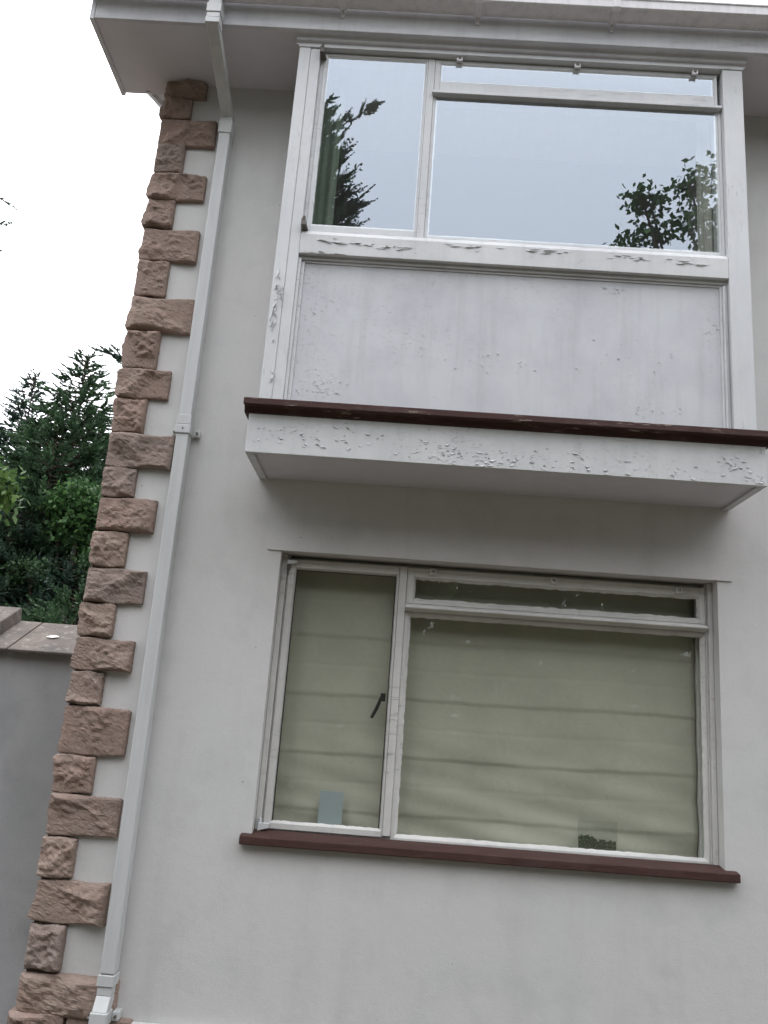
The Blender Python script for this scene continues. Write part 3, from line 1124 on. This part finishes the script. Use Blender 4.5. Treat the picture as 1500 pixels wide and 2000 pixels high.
# curtains of the upstairs room
def curtain(x0, x1, z0, z1, y, mat, label, amp=.014, fq=60):
    k = MB()
    nx, nz = 60, 12
    for j in range(nz + 1):
        for i in range(nx + 1):
            t = i / nx
            x = x0 + (x1 - x0) * t
            k.v.append((x, y + amp * math.sin(fq * x + .4 * math.sin(3 * j / nz)) + .4 * amp * math.sin(fq * 2.3 * x + 1), z1 - (z1 - z0) * j / nz))
    for j in range(nz):
        for i in range(nx):
            a = j * (nx + 1) + i
            k.f.append((a, a + 1, a + nx + 2, a + nx + 1))
    o = k.build('curtain', mat, smooth=True)
    s = o.modifiers.new('thickness', 'SOLIDIFY')
    s.thickness = .002
    return tag(o, label, 'curtain')


curtain(-.04, .095, 1.66, 3.25, -.175, M['curtain_green'], 'green curtain drawn back at the left edge of the upper window')
curtain(1.665, 1.725, 1.66, 3.25, -.175, M['curtain_pale'], 'pale curtain drawn back at the right edge of the upper window', .010, 90)

# ------------------------------------------------------------------ garden wall on the left
gw = thing('garden_wall', 'grey rendered garden wall with sloping lichen covered stone coping', 'wall', (-2.4, .5, GZ))
gy0, gy1 = .340, .60
gx1 = XL - .002
MB().box(-4.4, gx1, gy0, gy1 + .26, GZ, .628).build('wall_body', M['garden_wall'], gw)
sl_t = (.772 - .622) / .30
edges = [-4.30, -3.62, -2.95, -2.32, -1.752, -1.196, gx1 - .002]
for i, (xa, xb) in enumerate(zip(edges, edges[1:])):
    k = MB()
    dz = R.uniform(-.002, .002)
    k.prism([(.292, .6300 + dz), (.298, .616 + dz), (.62, .758 + dz), (.62, .784 + dz)], xa + .002, xb - .002)
    k.build('coping_slab', M['coping'], gw, .004)
    k = MB()
    k.prism([(.950, .630), (.944, .616), (.6215, .758), (.6215, .784)], xa + .002, xb - .002)
    k.build('coping_slab', M['coping'], gw, .004)
# raised slab lying up the slope at the step of the wall
k = MB()
ta = (.02, .085)
xa, xb = -1.46, -1.30
k.hexa([(xa, .285, .628), (xb, .285, .628), (xb, .625, .786), (xa, .625, .786)],
       [(xa, .280, .685), (xb - .01, .280, .685), (xb - .01, .625, .848), (xa, .625, .848)])
k.build('raised_slab', M['coping'], gw, .005)
# splash of bird lime
k = MB()
x, zq = at(103, 1243, .44)
zq = .630 + (.44 - .292) * sl_t * 1.0
i0 = len(k.v)
n = 9
k.v += [(x, .44, zq + .006)] + [(x + .030 * R.uniform(.5, 1.1) * math.cos(2 * math.pi * j / n),
                                  .44 + .014 * math.sin(2 * math.pi * j / n), zq + .0035 + .014 * math.sin(2 * math.pi * j / n) * sl_t) for j in range(n)]
k.f += [(i0, i0 + 1 + j, i0 + 1 + (j + 1) % n) for j in range(n)]
k.build('bird_dropping', mat_plain('bird_lime', (.75, .74, .70), .8, .1, 20), gw)


# ------------------------------------------------------------------ trees
def leaves_mesh(name, quads, mat, parent, org):
    Q = np.concatenate(quads).reshape(-1, 3) - np.array(org)
    nq = len(Q) // 4
    me = bpy.data.meshes.new(name)
    me.vertices.add(len(Q))
    me.vertices.foreach_set('co', Q.astype(np.float32).ravel())
    me.loops.add(nq * 4)
    me.loops.foreach_set('vertex_index', np.arange(nq * 4, dtype=np.int32))
    me.polygons.add(nq)
    me.polygons.foreach_set('loop_start', np.arange(0, nq * 4, 4, dtype=np.int32))
    me.polygons.foreach_set('loop_total', np.full(nq, 4, dtype=np.int32))
    me.update()
    me.validate()
    me.materials.append(mat)
    return link(name, me, parent)


def unit(a):
    return a / np.maximum(np.linalg.norm(a, axis=-1, keepdims=True), 1e-9)


def plume(rg, p, d, ln, width=.018, nodes=11, spread=.8):
    """one feathery cypress spray: a bending stem with thin leaflets on both sides -> quads"""
    d = d / np.linalg.norm(d)
    side = np.cross(d, np.array([0, 0, 1.0]))
    if np.linalg.norm(side) < .1:
        side = np.array([1.0, 0, 0])
    side = unit(side + rg.normal(0, .45, 3))
    side = unit(side - d * (side @ d))
    out = []
    curve = np.array([0, 0, rg.uniform(-.1, .35)])
    ts = np.linspace(.04, 1, nodes)
    pts = p + np.outer(ts, d) * ln + np.outer(ts ** 2, curve) * ln
    for s in (-1, 1, 0):
        tl = ln * (.42 * (1 - ts * .75)) * rg.uniform(.7, 1.25, nodes)
        ax = unit(d + s * side * spread * rg.uniform(.6, 1.2, (nodes, 1)) + rg.normal(0, .18, (nodes, 3)) + curve * .6)
        nrm = unit(np.cross(ax, rg.normal(0, 1, (nodes, 3))))
        w_ = width * rg.uniform(.7, 1.3, (nodes, 1))
        a = pts
        c = pts + ax * tl[:, None]
        mpt = pts + ax * tl[:, None] * .45
        out.append(np.stack([a, mpt + nrm * w_, c, mpt - nrm * w_], 1))
    return np.concatenate(out)


def conifer(name, label, base, top, radius, mat, seed, nb=120, bare=.12, up=.55, group=None, ln=.42, width=.017, per=7, power=.75, cat='tree', arms=(), nodes=11, rise=1.0):
    rg = np.random.default_rng(seed)
    t = thing(name, label, cat, base, group)
    B = np.array(base)
    Hh = top - base[2] - ln * .4
    lean = rg.normal(0, .004, 2)
    axis = lambda h: B + np.array([lean[0] * h * Hh + .06 * math.sin(5 * h + seed) * (1 - h), lean[1] * h * Hh, h * Hh])
    tr = MB()
    hs = np.linspace(0, 1, 14)
    tr.tube([axis(h) for h in hs], [max(.006, .016 * Hh * (1 - h) ** 1.1 + .004) for h in hs], 8)
    quads = []
    spec = []
    for i in range(nb):
        h = bare + (1 - bare) * (i + rg.uniform(0, 1)) / nb
        az = i * 2.399 + rg.normal(0, .3)
        Lb = radius * max(.03, (1 - (h - bare) / (1 - bare))) ** power * rg.uniform(.62, 1.12) + .04
        spec.append((h, az, Lb, up))
    for a in arms:
        spec.append(a)
    for h, az, Lb, upv in spec:
        o = axis(h)
        d = np.array([math.cos(az), math.sin(az), upv + rg.normal(0, .12)])
        d /= np.linalg.norm(d)
        bend = np.array([0, 0, .28 * rise * rg.uniform(0, 1) if upv > 0 else -.25])
        pts = [o + d * Lb * s + bend * Lb * s * s for s in (0, .35, .7, 1)]
        tr.tube(pts, [.012 + .010 * Lb, .010 + .006 * Lb, .007, .003], 5)
        npl = max(3, int(per * (Lb / .6) ** .9))
        tf = min(1.0, .34 + 4.5 * (1 - h))                   # young short sprays towards the leader
        for q in range(npl):
            s = rg.uniform(.15, 1) ** .7
            pp = o + d * Lb * s + bend * Lb * s * s + rg.normal(0, .03, 3)
            dd_ = d + bend * s * 1.5 + rg.normal(0, .42, 3) + np.array([0, 0, .20 * rise if upv > 0 else -.4])
            quads.append(plume(rg, pp, dd_, ln * tf * rg.uniform(.55, 1.15) * (.6 + .4 * min(1, Lb)), width, nodes))
        quads.append(plume(rg, pts[-1], d + bend, ln * tf * rg.uniform(.8, 1.2), width, nodes))
    quads.append(plume(rg, axis(.965), np.array([0.03, 0, 1.0]), ln * .8, width * .8, nodes))
    leaves_mesh('crown', quads, mat, t, base)
    tr.build('trunk', M['bark'], t, smooth=True)
    return t


def leafball(rg, c, rad, n, size, droop=.0, clump=7):
    """clumps of pointed leaves scattered in an ellipsoid"""
    nc = max(1, n // clump)
    dirs = unit(rg.normal(0, 1, (nc, 3)))
    cc = np.array(c) + dirs * (rg.uniform(.35, 1, (nc, 1)) ** .6) * np.array(rad)
    P = np.repeat(cc, clump, 0) + rg.normal(0, size * .9, (nc * clump, 3))
    ax = unit(rg.normal(0, 1, P.shape) + np.array([0, 0, -droop]))
    nr = unit(np.cross(ax, rg.normal(0, 1, P.shape) * .6 + np.array([0, 0, 1.0])))
    L = size * rg.uniform(.7, 1.4, (len(P), 1))
    W_ = L * rg.uniform(.28, .42, (len(P), 1))
    return np.stack([P, P + ax * L * .45 + nr * W_, P + ax * L, P + ax * L * .45 - nr * W_], 1)


def shrub(name, label, base, lumps, mat, seed, size, n, cat='shrub', group=None, droop=.3):
    rg = np.random.default_rng(seed)
    t = thing(name, label, cat, base, group)
    quads = []
    st = MB()
    for c, rad in lumps:
        c = np.array(c)
        quads.append(leafball(rg, c, rad, n, size, droop))
        b = np.array(base)
        st.tube([b, b + (c - b) * .5 + np.array([0, 0, .15]), c, c + np.array([.2, .1, .5]) * np.array(rad)], [.05, .035, .02, .006], 6)
        for _ in range(4):
            dq = unit(rg.normal(0, 1, 3)) * np.array(rad) * .85
            st.tube([c, c + dq * .5 + np.array([0, 0, .05]), c + dq], [.014, .009, .003], 5)
    leaves_mesh('foliage', quads, mat, t, base)
    st.build('stems', M['bark'], t, smooth=True)
    return t


def along(px, py, Y):
    x, z = at(px, py, Y)
    return x, Y, z


# the evergreen clump beyond the garden wall
GRP = 'evergreens beyond the garden wall'
x, _, z = along(69, 722, 8.6)
conifer('conifer_tree', 'thin blue-green conifer with a sparse spire, left of the tallest evergreen', (x, 8.6, GZ), z, 1.45, M['conifer_blue'], 3, nb=270, up=.12, group=GRP, ln=.28, per=9, power=.95, width=.011, rise=.3)
x, _, z = along(182, 682, 8.0)
conifer('conifer_tree', 'tallest bushy green conifer beside the stone quoins', (x, 8.0, GZ), z, 1.65, M['conifer'], 8, nb=340, up=.14, group=GRP, ln=.32, per=10, power=.80, width=.012, rise=.3)
x, _, z = along(262, 640, 8.8)
conifer('conifer_tree', 'conifer mostly hidden behind the house corner with one branch tip showing', (x + .55, 8.8, GZ), z + .10, .9, M['conifer_blue'], 5, nb=120, up=.40, group=GRP, ln=.34, per=7, width=.013,
        arms=[(.925, math.pi * .99, .98, .30), (.90, math.pi * .97, .80, .22)])
x, _, z = along(118, 812, 7.4)
conifer('conifer_tree', 'shorter green conifer filling the gap between the two spires', (x, 7.4, GZ), z, 1.25, M['conifer'], 14, nb=160, up=.15, group=GRP, ln=.34, per=9, power=.75, width=.012, rise=.4)
x, _, z = along(8, 838, 9.0)
conifer('conifer_tree', 'dark low conifer at the left edge of the clump', (x - .15, 9.0, GZ), z, 1.3, M['conifer_far'], 21, nb=130, up=.3, group=GRP, ln=.38, per=8, power=.8, width=.014)
x, _, z = along(70, 960, 10.2)
conifer('conifer_tree', 'very dark conifer behind the other evergreens', (x, 10.2, GZ), z + .4, 1.8, M['conifer_far'], 31, nb=150, up=.25, group=GRP, ln=.45, per=9, power=.6, width=.018)
x, _, z = along(190, 900, 9.8)
conifer('conifer_tree', 'dark conifer behind the house corner and the tallest evergreen', (x, 9.8, GZ), z + .6, 1.7, M['conifer_far'], 32, nb=150, up=.25, group=GRP, ln=.45, per=9, power=.6, width=.018)
# broad-leaved bushes in front of them
x, _, z = along(165, 965, 6.9)
x2, _, z2 = along(190, 1010, 6.9)
x3, _, z3 = along(120, 985, 7.0)
shrub('shrub', 'bright green broad leaved bush below the tallest conifer', (x, 6.9, GZ), [((x, 6.9, z - .06), (.34, .3, .20)), ((x2, 6.9, z2), (.30, .25, .22)), ((x3, 7.0, z3), (.2, .2, .14)), ((x - .05, 6.95, z - .45), (.34, .25, .22)), ((x2 + .1, 6.95, z2 - .45), (.3, .25, .25))],
      M['broadleaf'], 41, .060, 1100)
x, _, z = along(45, 985, 7.0)
conifer('conifer_tree', 'low dark conifer filling the left foreground above the coping', (x, 7.0, GZ), z, 1.45, M['conifer_far'], 52, nb=170, up=.15, group=GRP, ln=.34, per=10, power=.6, width=.014, rise=.4)
x, _, z = along(140, 1085, 6.7)
conifer('conifer_tree', 'low blue-green conifer below the bright green bush', (x, 6.7, GZ), z, 1.3, M['conifer_blue'], 53, nb=160, up=.15, group=GRP, ln=.34, per=10, power=.6, width=.013, rise=.4)
x, _, z = along(60, 1120, 6.4)
x2, _, z2 = along(190, 1110, 6.4)
x4, _, z4 = along(110, 1190, 6.4)
shrub('shrub', 'dark tangled bush with small leaves just above the wall coping', (x4, 6.5, GZ), [((x, 6.4, z), (.30, .25, .16)), ((x2, 6.4, z2), (.22, .2, .2)), ((x4, 6.4, z4 - .1), (.5, .25, .16))],
      M['hedge'], 43, .048, 900)
x, _, z = along(150, 1195, 5.6)
conifer('young_conifer', 'low feathery green conifer showing just above the coping', (x, 5.6, GZ), z + .28, .72, M['conifer'], 47, nb=90, bare=.25, up=.3, ln=.34, per=8, power=.5, width=.014, cat='shrub')
x, _, z = along(4, 965, 5.6)
shrub('maple_branch', 'yellow green maple leaves poking in at the left edge', (x - .5, 5.6, GZ), [((x - .08, 5.6, z), (.16, .16, .26)), ((x - .3, 5.6, z + .1), (.2, .2, .2))], M['broadleaf_y'], 49, .11, 170, droop=.7)
# tall tree out of frame on the left whose drooping bough hangs in at the edge
x, _, z = along(-6, 350, 4.0)
TX = x - 1.5
hh = lambda zz: (zz - GZ) / (9.5 - GZ - .12)
conifer('conifer_tree', 'tall conifer outside the left edge with one drooping bough tip in view', (TX, 4.0, GZ), 9.5, 1.0, M['conifer_far'], 61, nb=60, bare=.66, up=-.15, ln=.30, per=7, width=.010,
        arms=[(hh(z + .55), -.02, 1.55, -.24), (hh(z + .15), .02, 1.48, -.28), (hh(z + .35), -.06, 1.52, -.32), (hh(z + .02), 0, 1.48, -.27), (hh(z - .15), .01, 1.45, -.27)])

# ------------------------------------------------------------------ garden behind the viewer, seen mirrored in the panes
conifer('conifer_tree', 'tall conifer mirrored in the narrow upper pane', (-1.45, -9.0, GZ), 10.45, 1.25, M['conifer'], 71, nb=420, bare=.10, up=.40, ln=.46, per=13, power=.50, width=.016,
        arms=[(.945, 0.0, .95, .30), (.82, -.1, .8, .3)])
rgq = np.random.default_rng(80)
lumps = []
for px, py in ((1390, 340), (1350, 360), (1400, 400), (1345, 400), (1395, 450), (1340, 470), (1385, 490), (1270, 400), (1250, 402), (1275, 460), (1240, 470), (1345, 345)):
    # mirror the sight line in the glass to find where the leaves hang
    v = FW + RT * (px - 750) / FPX - UP * (py - 1000) / FPX
    tt = (SY - CAM[1]) / v[1]
    P0 = CAM + v * tt
    wv = v * np.array([1, -1, 1])
    P1 = P0 + wv * ((-9.0 - SY) / wv[1])
    big = px > 1300
    lumps.append((tuple(P1 + np.array([.1 if big else 0, rgq.normal(0, .2), 0])), (.26, .3, .17) if big else (.30, .2, .11)))
lumps += [((6.3 + rgq.normal(0, .6), -9.2 + rgq.normal(0, .5), 8.3 + rgq.normal(0, .9)), (.8, .8, .6)) for _ in range(9)]
lumps += [((6.0 + rgq.normal(0, .9), -9.4 + rgq.normal(0, .5), 6.0 + rgq.normal(0, .7)), (.9, .8, .7)) for _ in range(8)]
shrub('broadleaf_tree', 'broad leaved tree mirrored in the right corner of the big upper pane', (6.3, -9.3, GZ), lumps, M['broadleaf'], 83, .105, 130, cat='tree')
rgh = np.random.default_rng(90)
hq = []
hg = thing('hedge', 'tall dark green hedge mirrored in the lower panes', 'hedge', (0, -10, GZ))
N = 60000
hx_ = rgh.uniform(-18, 20, N)
htop = 5.4 + .3 * np.sin(hx_ * 1.7) + .25 * np.sin(hx_ * 4.1 + 1) + np.clip(np.abs(hx_ - 1.2) - 6.5, 0, 5) * 1.1
P = np.stack([hx_, -9.6 - .012 * (hx_ - 1) ** 2 * 0 + rgh.normal(0, .4, N), GZ + rgh.uniform(0, 1, N) ** .8 * (htop - GZ)], 1)
ax = unit(rgh.normal(0, 1, P.shape))
nr = unit(np.cross(ax, rgh.normal(0, 1, P.shape)))
L = rgh.uniform(.22, .5, (N, 1))
leaves_mesh('foliage', [np.stack([P, P + ax * L * .5 + nr * L * .3, P + ax * L, P + ax * L * .5 - nr * L * .3], 1)], M['hedge'], hg, (0, -10, GZ))
st = MB()
for i in range(24):
    x = -15.5 + i * 1.42
    st.tube([(x, -10, GZ), (x + .1, -10.05, GZ + 2), (x, -10, GZ + 4)], [.08, .06, .02], 6)
st.build('stems', M['bark'], hg)
